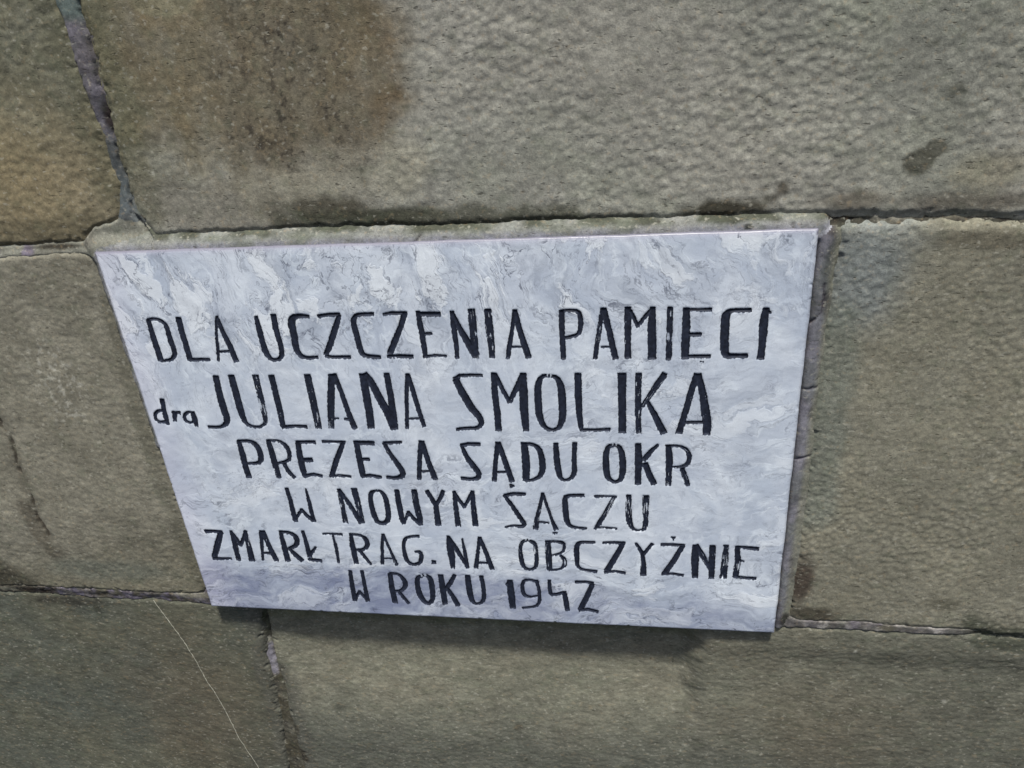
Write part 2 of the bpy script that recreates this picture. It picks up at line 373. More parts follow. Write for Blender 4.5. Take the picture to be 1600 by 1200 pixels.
# ------------------------------------------------------------------ mortar joints
PW, PH = .300, .20275
JT = {
 'upright':  P(('w', -.36, 1.9), (60, -200), (105, 0), (125, 60), (140, 120), (158, 180), (175, 240), (190, 290), (202, 338)),
 'junction': P(('w', -2.8, .145), ('w', -1.4, .146), (0, 395), (60, 389), (125, 386), (170, 375), (205, 355)),
 'top':      P((165, 390), (500, 370), (850, 362), (1290, 350)),
 'topright': P((1300, 346), (1425, 347), (1523, 344), (1600, 349), ('w', 1.3, .146), ('w', 2.6, .147)),
 'right':    P((1300, 360), (1280, 485), (1264, 600), (1254, 700), (1244, 800), (1228, 900), (1220, 965)),
 'lowleft':  P(('w', -2.8, -.2425), ('w', -1.4, -.242), (0, 922), (150, 928), (320, 937)),
 'under':    P((335, 940), (700, 950), (1200, 965)),
 'lowright': P((1232, 968), (1380, 977), (1510, 985), (1600, 996), ('w', 1.3, -.343), ('w', 2.6, -.3425)),
 'lowup':    P((404, 960), (415, 1005), (422, 1038), (434, 1078), (444, 1115), (452, 1155), (463, 1210), ('w', -.375, -1.9)),
}
names = list(JT); DJ = np.stack([line_d(X, Z, JT[n]) for n in names]); near = DJ.argmin(0)
outm = np.min(np.stack(list(SDF.values())), 0)      # distance outside the nearest block
rough = .0011 * fbm(X * 60, Z * 60, 4, .6) + .0004 * fbm(X * 240, Z * 240, 2)
ws = {k: (np.clip(SDF[k], 0, 1) + .003) ** -3 for k in BL}
HB = sum(H[k] * ws[k] for k in BL) / sum(ws.values())       # the level of the stones on either side
dtop = np.clip(Z - PH, 0, .05); dright = np.clip(X - PW, 0, .05)
i = names.index
HM = np.full(SH, -.0034, np.float32) + rough
def setm(n, v):
    global HM
    HM = np.where(near == i(n), v, HM)
setm('upright', .0003 + rough * 1.2 - .003 * sm(.335, .30, Z) * sm(.23, .26, Z))
setm('junction', -.0008 + rough * 1.1 + .0010 * sm(wall_pt(110, 380)[0], wall_pt(160, 380)[0], X))
setm('lowleft', -.0006 + rough * 1.6); setm('lowright', -.0002 + rough * 1.2 - .003 * sm(wall_pt(1500, 985)[0], wall_pt(1540, 985)[0], X))
setm('topright', -.0026 + rough * 2.4 - .003 * sm(.1, .5, fbm(X * 40, Z * 40, 3)))
setm('lowup', -.0036 + rough * 1.8); setm('under', -.004 + rough); setm('top', -.0016 + rough * .6)
HM = HM + HB
# the fillet along the plaque's top and the pointing down its right side
wob = .003 * fbm(X * 22, Z * 22, 3)
ft = (.0068 + rough * .35) * (1 - sm(.002, .0155, dtop + wob * .6)) * sm(-PW - .016, -PW - .004, X) * (1 - sm(PW + .004, PW + .012, X))
rr = (dright - .009) / .011
fr = (.0066 - .0024 * np.clip(rr, -1.6, 1.6) ** 2 + rough * .7) * (1 - sm(PH + .000, PH + .010, Z)) * (dright > 0) - .0035 * (1 - sm(.0006, .0020, dright)) * (dright > 0)
wid = .0112 + .014 * Z
fr = fr + (HB - .0006 - fr) * sm(wid - .005, wid + .003, dright + wob * .8)
HM = np.where(near == i('top'), np.maximum(HM, ft), HM)
HM = np.where(near == i('junction'), np.maximum(HM, ft), HM)
HM = np.where(near == i('right'), fr, HM)
for _ in range(3):                              # round over the steps where one joint runs into the next
    q = HM.copy(); q[1:-1, 1:-1] = (HM[1:-1, 1:-1] * 2 + HM[:-2, 1:-1] + HM[2:, 1:-1] + HM[1:-1, :-2] + HM[1:-1, 2:]) / 6; HM = q
HM = HM + .0002 * fine - .007 * sm(-.0005, -.0055, outm)
# hairline cracks across the pointing
cr = np.minimum(line_d(ex_, ez_, P((1252, 603), (1276, 601))), line_d(ex_, ez_, P((1240, 711), (1266, 710))))
cr = np.minimum(cr, line_d(ex_, ez_, P((1262, 505), (1280, 485), (1286, 440)))); cr = np.minimum(cr, line_d(ex_, ez_, P((1272, 700), (1262, 780), (1250, 860))))
cr = np.minimum(cr, line_d(ex_, ez_, P((660, 362), (655, 372), (640, 385)))); cr = np.minimum(cr, line_d(ex_, ez_, P((1238, 345), (1236, 358))))
crk = 1 - sm(.0004, .0013, cr); HM -= .0012 * crk
# dark hollow where the upright joint has opened along its right side
op = line_d(ex_, ez_, P((122, 0), (139, 60), (152, 120), (167, 180), (182, 240), (196, 290), (208, 335), (225, 356), (240, 371)))
HM -= .0035 * (1 - sm(.0006, .0022, op))
lav = sm(-.15, .25, fbm(X * 28 + 4, Z * 28, 4)); lav2 = sm(-.1, .2, fbm(X * 60 + 4, Z * 60 + 9, 4))
def mcol(n):
    if n == 'upright':
        return tint((86, 84, 82), (lav, (104, 99, 108), .7), (sm(.315, .27, Z), (74, 82, 84), .7), (n3, (82, 76, 70), .4), (blob(168, 185, 8, 22, .6, 60, seed=2), (40, 32, 30), .9),
                    (blob(110, 5, 30, 30, .5, 40, seed=4), (98, 116, 110), .5))
    if n == 'junction':
        return tint((112, 111, 101), (n3, (100, 98, 88), .5), (sm(-.352, -.37, X) * lav * lav2, (96, 86, 106), .7), (sm(-.34, -.36, X) * n3, (70, 64, 58), .6), (blob(90, 385, 34, 5, .6, 60, seed=3), (44, 38, 30), .85),
                    (blob(140, 372, 10, 16, .6, 60, seed=6), (92, 88, 80), .6))
    if n == 'top':
        return tint((114, 115, 109), (sm(.007, .001, dtop), (138, 137, 147), .7), (n3, (110, 110, 102), .5), (blob(1167, 350, 7, 5, .4, 90, seed=2, soft=.25), (40, 40, 38), .95),
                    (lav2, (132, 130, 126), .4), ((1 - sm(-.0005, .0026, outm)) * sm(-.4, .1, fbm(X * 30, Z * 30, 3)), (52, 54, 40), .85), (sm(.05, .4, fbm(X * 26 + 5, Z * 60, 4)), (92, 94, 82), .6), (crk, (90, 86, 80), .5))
    if n == 'right':
        return tint((110, 110, 112), (lav, (124, 120, 130), .6), (blob(1300, 405, 13, 60, .6, 40, seed=2), (66, 66, 66), .8), (blob(1271, 640, 9, 12, .5, 80, seed=3), (64, 62, 66), .85),
                    (blob(1300, 350, 22, 14, .6, 60, seed=4), (54, 48, 42), .8), (blob(1288, 470, 8, 16, .6, 60, seed=5), (52, 50, 54), .8), (n3, (98, 100, 104), .4),
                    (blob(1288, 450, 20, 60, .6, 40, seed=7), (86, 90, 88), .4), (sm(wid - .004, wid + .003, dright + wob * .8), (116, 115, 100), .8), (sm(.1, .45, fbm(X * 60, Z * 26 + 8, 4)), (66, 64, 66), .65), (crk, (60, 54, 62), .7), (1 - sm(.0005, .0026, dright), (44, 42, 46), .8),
                    (blob(1224, 965, 10, 10, .4, 80, seed=6), (30, 28, 26), .9))
    if n in ('lowleft',):
        g = sm(wall_pt(40, 925)[0], wall_pt(70, 925)[0], X)
        return tint((80, 76, 66), (g * lav2, (110, 103, 118), .75), (g * n3 * lav, (140, 134, 144), .5), (speck, (50, 44, 44), .7), (blob(55, 925, 26, 7, .5, 60, seed=2), (44, 36, 30), .8),
                    (blob(8, 922, 14, 3, .5, 60, seed=2), (150, 146, 128), .7), (blob(300, 932, 30, 5, .5, 60, seed=5), (134, 130, 112), .7))
    if n == 'lowright':
        g = 1 - sm(wall_pt(1500, 985)[0], wall_pt(1530, 985)[0], X)
        return tint((66, 66, 54), (g, (106, 102, 98), .85), (g * lav2 * sm(-.2, .2, fbm(X * 24, Z * 50 + 4, 3)), (166, 160, 154), .9), (g * lav * n3, (108, 100, 116), .6), (speck * g, (74, 68, 64), .5), (blob(1385, 978, 12, 5, .5, 60, seed=2), (88, 84, 70), .8))
    if n == 'topright':
        return tint((60, 58, 50), (n3, (86, 82, 72), .5), (blob(1400, 336, 38, 10, .6, 60, seed=2), (138, 134, 122), .6), (blob(1500, 336, 50, 7, .8, 60, seed=3), (112, 106, 92), .6),
                    (blob(1312, 340, 24, 7, .5, 60, seed=4), (34, 30, 26), .9), (speck, (44, 38, 32), .5))
    if n == 'lowup':
        return tint((72, 68, 56), (blob(404, 965, 12, 26, .5, 60, seed=2), (44, 48, 30), .8), (band([(415, 1016), (424, 1054)], 6, .7, 80, 3), (126, 122, 130), .9),
                    (n3, (100, 98, 90), .5), (blob(412, 1008, 6, 5, .5, 60, seed=5), (158, 154, 140), .8), (speck, (42, 38, 36), .5))
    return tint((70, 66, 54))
inner = (np.abs(X) < PW - .008) & (np.abs(Z) < PH - .008)
need = cellmax(outm > -.007) & ~(inner[:-1, :-1] & inner[1:, 1:])
nc = near[:-1, :-1]
ML = {'upright': 'lavender grey mortar joint between the two upper blocks', 'junction': 'mortar joint and lump at the plaque\'s top left corner', 'top': 'pale mortar fillet along the top of the plaque',
      'topright': 'dark crumbling joint running right from the plaque', 'right': 'lavender pointing along the right side of the plaque', 'lowleft': 'purple flecked joint left of the plaque\'s foot',
      'under': 'shaded joint under the plaque', 'lowright': 'pale chipped mortar joint right of the plaque\'s foot', 'lowup': 'broken mortar joint running down below the plaque'}
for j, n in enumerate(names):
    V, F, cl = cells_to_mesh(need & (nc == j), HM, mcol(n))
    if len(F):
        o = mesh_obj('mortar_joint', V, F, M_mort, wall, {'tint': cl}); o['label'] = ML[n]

# core of the wall behind the faces, with real thickness
def box(name, x0, x1, y0, y1, z0, z1, mat, parent, colr):
    V = np.array([(x, y, z) for x in (x0, x1) for y in (y0, y1) for z in (z0, z1)], float)
    F = np.array([(0, 1, 3, 2), (4, 6, 7, 5), (0, 4, 5, 1), (2, 3, 7, 6), (0, 2, 6, 4), (1, 5, 7, 3)])
    return mesh_obj(name, V, F, mat, parent, {'tint': np.tile(lin(*colr), (8, 1))}, smooth=False)
box('wall_core', -2.33, 2.13, .036, .40, -1.56, 1.48, M_mort, wall, (90, 84, 72))

# thin pale vein crossing the lower left block
def surf(key, x, z):
    jx = np.clip(np.searchsorted(ax, x), 0, len(ax) - 1); jz = np.clip(np.searchsorted(az, z), 0, len(az) - 1)
    return .010 - H[key][jz, jx]
vp = P((240, 938), (262, 968), (286, 1000), (308, 1035), (322, 1062), (340, 1088), (358, 1120), (374, 1152), (398, 1188), (420, 1225), y=.013)
pts = []
for p, q in zip(vp[:-1], vp[1:]):
    for t in np.linspace(0, 1, 14, endpoint=False): pts.append((p[0] + (q[0] - p[0]) * t, p[1] + (q[1] - p[1]) * t))
pts = np.array(pts); nn = fbm(pts[:, 0] * 140, pts[:, 1] * 140, 3); pts[:, 0] += .0014 * nn
V = []; F = []
for t, (x, z) in enumerate(pts):
    r = .00050 * (.75 + 1.1 * max(0, nn[t] + .35 * math.sin(t * 1.7))); y = surf('E', x, z) - .0002
    for q in range(5):
        an = q / 5 * 2 * math.pi; V.append((x + r * math.cos(an), y + r * .8 * math.sin(an), z))
    if t:
        for q in range(5): F.append(((t - 1) * 5 + q, (t - 1) * 5 + (q + 1) % 5, t * 5 + (q + 1) % 5, t * 5 + q))
vc = np.tile(lin(166, 163, 148), (len(V), 1))
mesh_obj('pale_vein', np.array(V), F, M_mort, wall, {'tint': vc})

# ------------------------------------------------------------------ the lettering: brush strokes, (x, y, width) read off the photo crop by crop
LET = []
def smooth_stroke(pp):
    if len(pp) < 5: return pp
    o = [pp[0]]
    for p, q in zip(pp[:-1], pp[1:]):
        p, q = np.array(p), np.array(q)
        o += [tuple(p * .78 + q * .22), tuple(p * .22 + q * .78)]
    return [o[0]] + o[2:-1] + [pp[-1]]
def crop(ox, oy, s, items):
    for ch, dry, strokes in items:
        out = []
        for st in strokes:
            d = dry
            if isinstance(st[0], (int, float)): d = st[0]; st = st[1:]
            pp = []
            for (x, y, wd) in st:
                X0, Z0 = wall_pt(ox + x / s, oy + y / s, 0); X1, _ = wall_pt(ox + (x + wd / 2) / s, oy + y / s, 0); _, Z1 = wall_pt(ox + x / s, oy + (y + wd / 2) / s, 0)
                pp.append((X0, Z0, (abs(X1 - X0) + abs(Z1 - Z0)) / 2 * .96 + .00012))
            out.append((d, pp))
        out = [(d, smooth_stroke(pp)) for d, pp in out]
        out = [(min(.8, d * (.76 if oy < 670 else .86) + (.05 if oy >= 670 else 0)), pp) for d, pp in out]
        LET.append((ch, out))
crop(210, 460, 5, [
 ('D', .1, [[(108,200,34),(150,340,46),(208,515,48)], [(108,195,20),(160,188,20),(210,205,26),(250,245,36),(275,340,42),(305,420,40),(318,470,36),(290,510,22),(215,520,16)]]),
 ('L', .35, [[(343,185,48),(375,310,46),(410,420,46),(435,510,44)], [(430,510,26),(585,508,22)]]),
 ('A', .25, [[(650,170,14),(640,190,22),(640,330,20),(652,420,26),(655,515,20)], [(645,175,24),(690,290,38),(745,400,44),(795,520,44)], [(655,450,16),(745,442,16)]]),
 ('U', .2, [[(950,175,30),(975,270,48),(1000,370,44),(1025,450,50),(1060,500,34),(1090,512,22),(1135,505,28),(1155,470,38),(1145,400,40),(1110,290,44),(1085,160,46)]]),
 ('C', .1, [[(1360,172,26),(1290,165,32),(1235,180,50),(1225,220,58),(1250,330,52),(1265,430,50),(1300,480,38),(1350,497,26),(1430,490,24)]]),
 ('d', .2, [[(215,820,36),(230,900,34),(245,960,38),(262,1015,24)], [(235,910,20),(190,905,20),(160,930,24),(165,975,24),(200,998,18),(245,990,18)]]),
 ('r', .2, [[(305,915,26),(318,985,30)], [(318,960,20),(330,920,18),(355,925,26)]]),
 ('a', .4, [[(455,920,30),(470,970,44),(485,1025,28)], [(460,925,18),(415,918,22),(388,945,26),(400,990,26),(440,1005,18),(465,990,14)]]),
 ('J', .2, [[(635,640,48),(665,780,52),(700,900,56),(725,975,50),(715,1015,36),(670,1038,22),(580,1035,22)]]),
 ('U', .15, [[(755,635,50),(790,760,54),(825,890,54),(850,970,44),(880,1015,26),(930,1035,18),(980,1035,18)], [.75,(980,1035,18),(1025,1010,26),(1020,950,40),(990,820,46),(965,720,46),(945,635,50)]]),
 ('L', .4, [[(1070,635,48),(1105,780,46),(1135,900,46),(1160,1030,40)], [(1155,1038,30),(1250,1028,20),(1345,1035,26)]]),
 ('I', .65, [[(1350,630,54),(1385,780,56),(1410,900,52),(1438,1040,52)]]),
])
crop(500, 460, 5, [
 ('Z', .15, [[(-12,172,30),(60,158,26),(150,155,28)], [(150,165,34),(120,260,46),(75,400,46),(45,470,36)], [(45,480,22),(100,490,22),(235,490,28)]]),
 ('C', .1, [[(415,152,28),(330,155,28),(285,160,30),(262,190,40),(262,230,44),(290,330,48),(312,430,46),(345,480,30),(470,490,28)]]),
 ('Z', .3, [[(495,155,18),(560,145,26),(675,145,26)], [(660,150,46),(630,250,40),(590,350,48),(545,460,44)], [(530,485,28),(620,482,30),(725,485,30)]]),
 ('E', .35, [[(765,135,34),(785,250,44),(810,380,44),(825,490,34)], [.05,(760,152,36),(935,155,38)], [(815,308,22),(868,305,24)], [(810,488,18),(900,475,18),(985,480,16)]]),
 ('N', .2, [[(1030,135,34),(1045,250,44),(1065,400,34),(1072,495,32)], [.1,(1030,140,30),(1095,270,44),(1165,390,56),(1215,470,64)], [.65,(1182,120,62),(1195,250,60),(1205,370,56),(1215,490,52)]]),
 ('I', .6, [[(1310,120,56),(1325,280,60),(1340,400,50),(1345,490,44)]]),
 ('A', .35, [[(1520,125,30),(1500,280,30),(1480,400,36),(1468,495,32)], [(1525,125,34),(1560,280,46),(1600,400,48),(1630,490,48)], [(1490,410,14),(1590,408,14)]]),
 ('A', .2, [[(90,630,50),(85,800,56),(85,960,50)], [.8,(85,960,50),(90,1040,42)], [(110,625,40),(165,760,36),(220,920,40),(272,1045,46)], [(115,970,16),(140,968,10)], [(195,972,18),(225,975,18)]]),
 ('N', .2, [[(335,625,60),(360,780,60),(385,920,60),(400,1040,54)], [(350,620,44),(400,680,56),(470,820,60),(540,940,66),(580,1050,60)], [.4,(520,620,48),(550,780,50),(570,920,54),(585,1045,52)]]),
 ('A', .3, [[(682,625,32),(675,800,30),(680,950,28),(680,1040,26)], [(685,625,34),(720,730,36),(770,900,36),(815,1030,30)], [(685,970,14),(780,968,14)]]),
 ('S', .15, [[.6,(1262,632,22),(1180,630,22),(1090,635,28),(1060,665,50)], [(1060,665,50),(1120,780,60),(1185,890,60),(1250,960,46),(1265,1010,40),(1230,1045,28),(1140,1045,22),(1070,1055,24)]]),
 ('M', .35, [[(1358,618,44),(1365,760,48),(1385,920,48),(1395,1060,48)], [(1370,630,36),(1420,730,34),(1480,840,32)], [(1480,840,30),(1530,740,40),(1580,630,40)], [.1,(1585,620,50),(1590,760,64),(1595,900,64),(1610,1060,46)]]),
])
crop(800, 460, 5, [
 ('P', .3, [[(388,130,44),(390,280,42),(398,420,40),(402,500,40)], [(385,128,20),(450,122,22),(520,130,30),(538,190,40),(535,270,36),(515,318,26),(420,338,22)]]),
 ('A', .35, [[.8,(705,110,34),(690,220,40),(665,380,36)], [.3,(665,380,36),(650,500,34)], [(715,115,50),(760,280,46),(785,400,46),(810,500,46)], [(695,410,12),(752,408,12)]]),
 ('M', .4, [[(905,105,50),(905,250,52),(905,400,46),(905,495,52)], [(925,130,34),(985,250,26)], [(985,245,26),(1040,170,30),(1090,115,30)], [.05,(1100,105,46),(1092,250,62),(1095,400,64),(1095,500,62)]]),
 ('I', .65, [[(1235,105,46),(1232,280,46),(1228,400,46),(1225,505,46)]]),
 ('E', .1, [[(1362,110,52),(1362,250,62),(1355,400,62),(1352,495,56)], [.4,(1380,118,22),(1460,118,20),(1555,118,30)], [(1385,312,30),(1475,312,30)], [(1350,485,26),(1545,482,28)], [(1468,521,1),(1494,522,4),(1498,532,3)]]),
 ('O', .12, [[(290,632,22),(230,640,34),(200,710,52),(205,850,54),(215,960,52),(255,1040,34),(320,1062,22),(370,1040,34),(398,960,54),(392,820,58),(385,720,56),(355,650,36),(290,632,22)]]),
 ('L', .35, [[(515,620,52),(518,780,54),(525,920,46),(540,1050,34)], [(540,1058,24),(650,1060,22),(762,1055,26)]]),
 ('I', .25, [[(860,620,66),(860,800,58),(862,950,56),(862,1075,56)]]),
 ('K', .65, [[(990,620,48),(985,780,46),(985,950,46),(990,1080,40)], [(1195,620,48),(1130,710,50),(1070,800,38),(1000,900,26)], [.08,(1060,840,30),(1110,930,44),(1185,1080,56)]]),
 ('A', .42, [[(1448,625,52),(1405,740,48),(1360,900,46),(1305,1080,52)], [(1455,625,50),(1490,760,52),(1510,900,66),(1525,1000,64),(1520,1090,54)], [(1350,1000,22),(1490,998,20)]]),
])
crop(1000, 460, 5, [
 ('C', .08, [[(865,122,34),(760,122,32),(690,130,40),(668,170,70),(662,300,64),(660,420,66),(670,480,50),(740,478,34),(835,478,40)]]),
 ('I', .3, [[(985,110,50),(965,220,66),(960,340,60),(950,430,50),(942,500,58)], [(1000,140,40),(1020,140,20)]]),
])
crop(310, 670, 5, [
 ('P', .08, [[(315,95,30),(345,200,48),(370,300,44),(395,375,44)], [(315,95,22),(400,95,26),(455,125,42),(485,190,44),(490,240,40),(470,268,26),(395,270,18)]]),
 ('R', .4, [[(545,90,34),(575,190,46),(605,300,44),(630,380,38)], [(545,90,14),(630,92,18),(690,135,36),(715,200,30),(705,250,26),(620,270,18)], [(670,270,30),(700,330,34),(750,380,28)]]),
 ('E', .15, [[(775,100,38),(795,220,48),(820,330,44),(830,370,30)], [(765,104,24),(910,104,28)], [(810,244,34),(888,242,36)], [(825,368,30),(900,355,24),(965,368,24)]]),
 ('Z', .35, [[(970,100,22),(1060,102,20),(1145,104,20)], [(1130,110,34),(1080,240,42),(1040,370,36)], [(1035,370,24),(1110,365,20),(1188,375,22)]]),
 ('E', .12, [[(1232,100,40),(1255,220,46),(1280,340,46),(1285,375,30)], [(1220,108,34),(1368,112,36)], [(1280,238,24),(1332,238,26)], [(1280,372,30),(1340,365,26),(1425,378,24)]]),
 ('W', .2, [[(690,465,28),(720,560,32),(745,670,36),(760,720,34)], [(840,470,12),(865,570,28),(885,660,30),(905,720,28)], [(755,715,20),(805,630,22)], [(805,630,24),(850,680,28),(900,720,30)]]),
 ('N', .45, [[(1095,475,30),(1125,600,34),(1150,730,38)], [(1100,475,24),(1180,590,34),(1270,735,36)], [(1215,470,46),(1245,580,44),(1280,730,36)]]),
 ('O', .2, [[(1390,480,14),(1345,500,34),(1345,570,36),(1370,670,40),(1400,730,34),(1450,740,30),(1485,710,38),(1480,620,38),(1460,530,36),(1430,490,24),(1390,480,14)]]),
 ('Z', .2, [[(55,800,30),(120,800,24),(185,805,26)], [(175,810,36),(150,900,44),(125,1000,40)], [(115,1010,28),(180,1015,22),(255,1012,16)]]),
 ('M', .4, [[(255,800,20),(285,900,38),(315,1025,36)], [(255,800,18),(300,860,26),(330,910,24)], [(330,910,24),(350,860,26),(370,800,26)], [(365,800,26),(390,900,36),(420,1030,46)]]),
 ('A', .3, [[(490,800,32),(495,900,24),(505,1025,16)], [(505,800,32),(550,910,36),(610,1030,40)], [(505,970,18),(570,970,18)]]),
 ('R', .2, [[(640,800,26),(665,900,38),(700,1030,42)], [(640,805,22),(720,812,26),(770,850,38),(770,910,36),(705,935,20)], [(710,935,22),(760,985,36),(810,1030,38)]]),
 ('L', .2, [[(815,800,24),(845,900,30),(870,1000,36)], [(860,1020,20),(900,1025,28),(960,1030,24)], [(870,990,24),(890,960,22),(915,925,16)]]),
 ('T', .5, [[(975,820,14),(1050,820,14),(1120,825,20)], [(1050,825,14),(1075,920,26),(1095,1040,18)]]),
 ('R', .2, [[(1190,820,24),(1205,920,40),(1235,1050,34)], [(1190,822,16),(1260,828,18),(1310,860,36),(1325,910,32),(1290,945,24),(1220,945,18)], [(1260,950,24),(1300,1000,26),(1345,1055,20)]]),
 ('A', .4, [[(1440,825,18),(1435,930,24),(1437,1055,24)], [(1445,825,18),(1495,940,18),(1550,1060,26)], [(1445,1012,10),(1505,1012,10)]]),
])
crop(600, 670, 5, [
 ('S', .2, [[(135,105,24),(60,108,24),(0,112,28)], [(0,112,28),(50,200,34),(110,280,42),(150,340,44),(140,372,40),(90,385,28),(25,378,26)]]),
 ('A', .25, [[(290,98,38),(278,230,34),(275,390,32)], [(300,100,34),(340,240,40),(400,390,44)], [(285,332,16),(365,330,16)]]),
 ('S', .25, [[(748,120,28),(660,118,28),(605,130,30)], [(605,130,26),(650,230,40),(700,290,44),(745,350,40),(735,385,34),(680,395,26),(605,385,26)]]),
 ('A', .12, [[(890,110,40),(872,250,32),(862,405,36)], [(895,110,38),(945,250,40),(1000,410,42)], [(880,340,18),(965,338,18)], [(985,440,20),(1010,445,16)], [(990,455,10),(1015,448,10)]]),
 ('D', .15, [[(1095,115,50),(1110,260,60),(1110,400,50)], [(1075,115,22),(1160,118,24),(1210,150,40),(1235,230,46),(1240,320,46),(1220,370,34),(1160,402,20),(1100,405,18)]]),
 ('U', .25, [[(1342,115,36),(1350,250,46),(1365,340,46),(1380,385,34),(1410,405,18),(1460,390,26),(1490,340,40),(1485,230,34),(1490,110,36)]]),
 ('W', .35, [[(100,480,36),(115,580,42),(140,700,40),(155,740,30)], [(235,480,44),(250,580,46),(280,700,44),(285,745,36)], [(155,735,22),(190,650,22)], [(190,650,24),(230,700,30),(280,740,34)]]),
 ('Y', .25, [[(335,485,34),(370,540,34),(405,600,36),(425,750,46)], [(462,485,28),(440,540,30),(410,590,28)]]),
 ('M', .25, [[(548,490,24),(560,600,34),(580,755,40)], [(548,490,20),(590,560,26),(628,610,24)], [(628,610,24),(655,560,24),(690,490,26)], [(690,490,30),(700,620,38),(715,755,44)]]),
 ('S', .25, [[(1100,512,30),(1010,508,26),(940,522,28)], [(940,522,24),(1000,600,34),(1060,690,36),(1100,745,34),(1080,765,24),(1010,755,16),(950,768,12)]]),
 ('A', .4, [[(1240,505,26),(1220,600,26),(1195,700,32),(1185,780,40)], [(1240,505,22),(1280,620,20),(1315,720,22),(1345,785,36)], [(1215,725,12),(1285,735,14)], [(1320,812,10),(1350,810,10)], [(1333,815,8),(1333,825,6)]]),
 ('C', .1, [[(1560,520,28),(1450,520,24),(1412,535,36),(1418,620,44),(1425,710,42),(1450,760,30),(1500,772,20),(1578,778,18)]]),
 ('G', .2, [[(272,838,22),(210,840,18),(165,855,24),(150,910,26),(165,990,32),(185,1040,30),(230,1062,22),(280,1050,28),(295,1000,34),(285,960,26),(245,958,14)]]),
 ('.', .1, [[(378,1040,34),(402,1042,28)]]),
 ('N', .3, [[(500,840,20),(515,920,50),(530,1000,50),(538,1085,30)], [(505,850,30),(560,930,36),(610,1010,30),(655,1085,26)], [(612,860,12),(630,950,26),(655,1085,22)]]),
 ('A', .3, [[(745,850,24),(735,950,24),(718,1085,34)], [(750,850,22),(795,960,32),(845,1095,36)], [(745,1045,18),(810,1050,16)]]),
 ('O', .5, [[(1120,868,18),(1080,880,24),(1062,940,28),(1075,1030,34),(1095,1085,26),(1140,1102,18),(1185,1085,26),(1195,1020,28),(1185,940,34),(1175,890,34),(1120,868,18)]]),
 ('B', .5, [[(1280,880,40),(1285,980,44),(1295,1100,40)], [(1265,880,18),(1350,880,18),(1400,890,30),(1408,930,26),(1390,970,18),(1310,990,14)], [(1380,990,18),(1412,1020,34),(1410,1070,32),(1380,1098,18),(1290,1105,16)]]),
])
crop(890, 670, 5, [
 ('O', .1, [[(350,125,22),(300,138,34),(282,200,44),(285,320,48),(300,385,40),(350,418,22),(400,400,34),(418,320,50),(412,200,46),(390,140,34),(350,125,22)]]),
 ('K', .25, [[(535,120,44),(540,240,56),(535,340,46),(535,430,46)], [(690,125,20),(640,170,36),(580,240,40)], [(590,270,44),(620,350,46),(660,430,46)]]),
 ('R', .5, [[.1,(772,130,40),(780,220,52),(778,290,48)], [(778,290,46),(775,330,46),(772,438,42)], [(755,132,18),(860,132,18),(920,165,34),(940,220,34),(920,280,34),(860,300,22),(770,300,14)], [(880,310,34),(900,370,40),(925,438,36)]]),
 ('Z', .6, [[(200,528,22),(280,525,14),(365,530,18)], [(350,535,34),(290,640,34),(230,740,36),(200,780,24)], [(205,770,18),(280,772,14),(365,780,18)]]),
 ('U', .6, [[(462,520,40),(460,620,44),(465,720,44),(490,780,30),(530,798,18),(580,790,26),(595,740,40),(595,640,42),(595,525,52)]]),
 ('C', .1, [[(195,888,22),(120,885,18),(70,890,28),(52,930,40),(58,1010,36),(60,1070,26),(95,1100,18),(210,1115,24)]]),
 ('Z', .15, [[(265,890,18),(345,888,22),(430,892,24)], [(415,900,34),(370,980,40),(290,1110,44)], [(275,1120,18),(350,1112,18),(430,1125,24)]]),
 ('Y', .3, [[(518,895,18),(550,940,26),(570,980,26),(578,1060,38),(575,1140,44)], [(645,900,26),(610,940,26),(580,980,24)]]),
 ('Z', .2, [[(720,905,24),(810,905,22),(895,912,24)], [(880,920,34),(820,1020,40),(740,1130,40)], [(725,1135,20),(800,1130,18),(885,1145,22)], [(797,845,8),(811,853,20),(825,845,8)], [(811,855,16),(812,866,6)]]),
 ('N', .35, [[(985,912,46),(980,1020,54),(980,1160,40)], [.55,(990,910,36),(1050,1010,40),(1110,1100,40)], [.25,(1118,915,44),(1112,1040,44),(1108,1165,40)]]),
 ('I', .6, [[(1222,912,40),(1215,1020,46),(1200,1165,52)]]),
 ('E', .5, [[(1310,920,36),(1315,1030,44),(1295,1160,40)], [(1310,922,18),(1400,930,28),(1475,938,30)], [(1320,1025,18),(1360,1035,10)], [(1290,1155,22),(1370,1165,24),(1452,1170,28)]]),
])
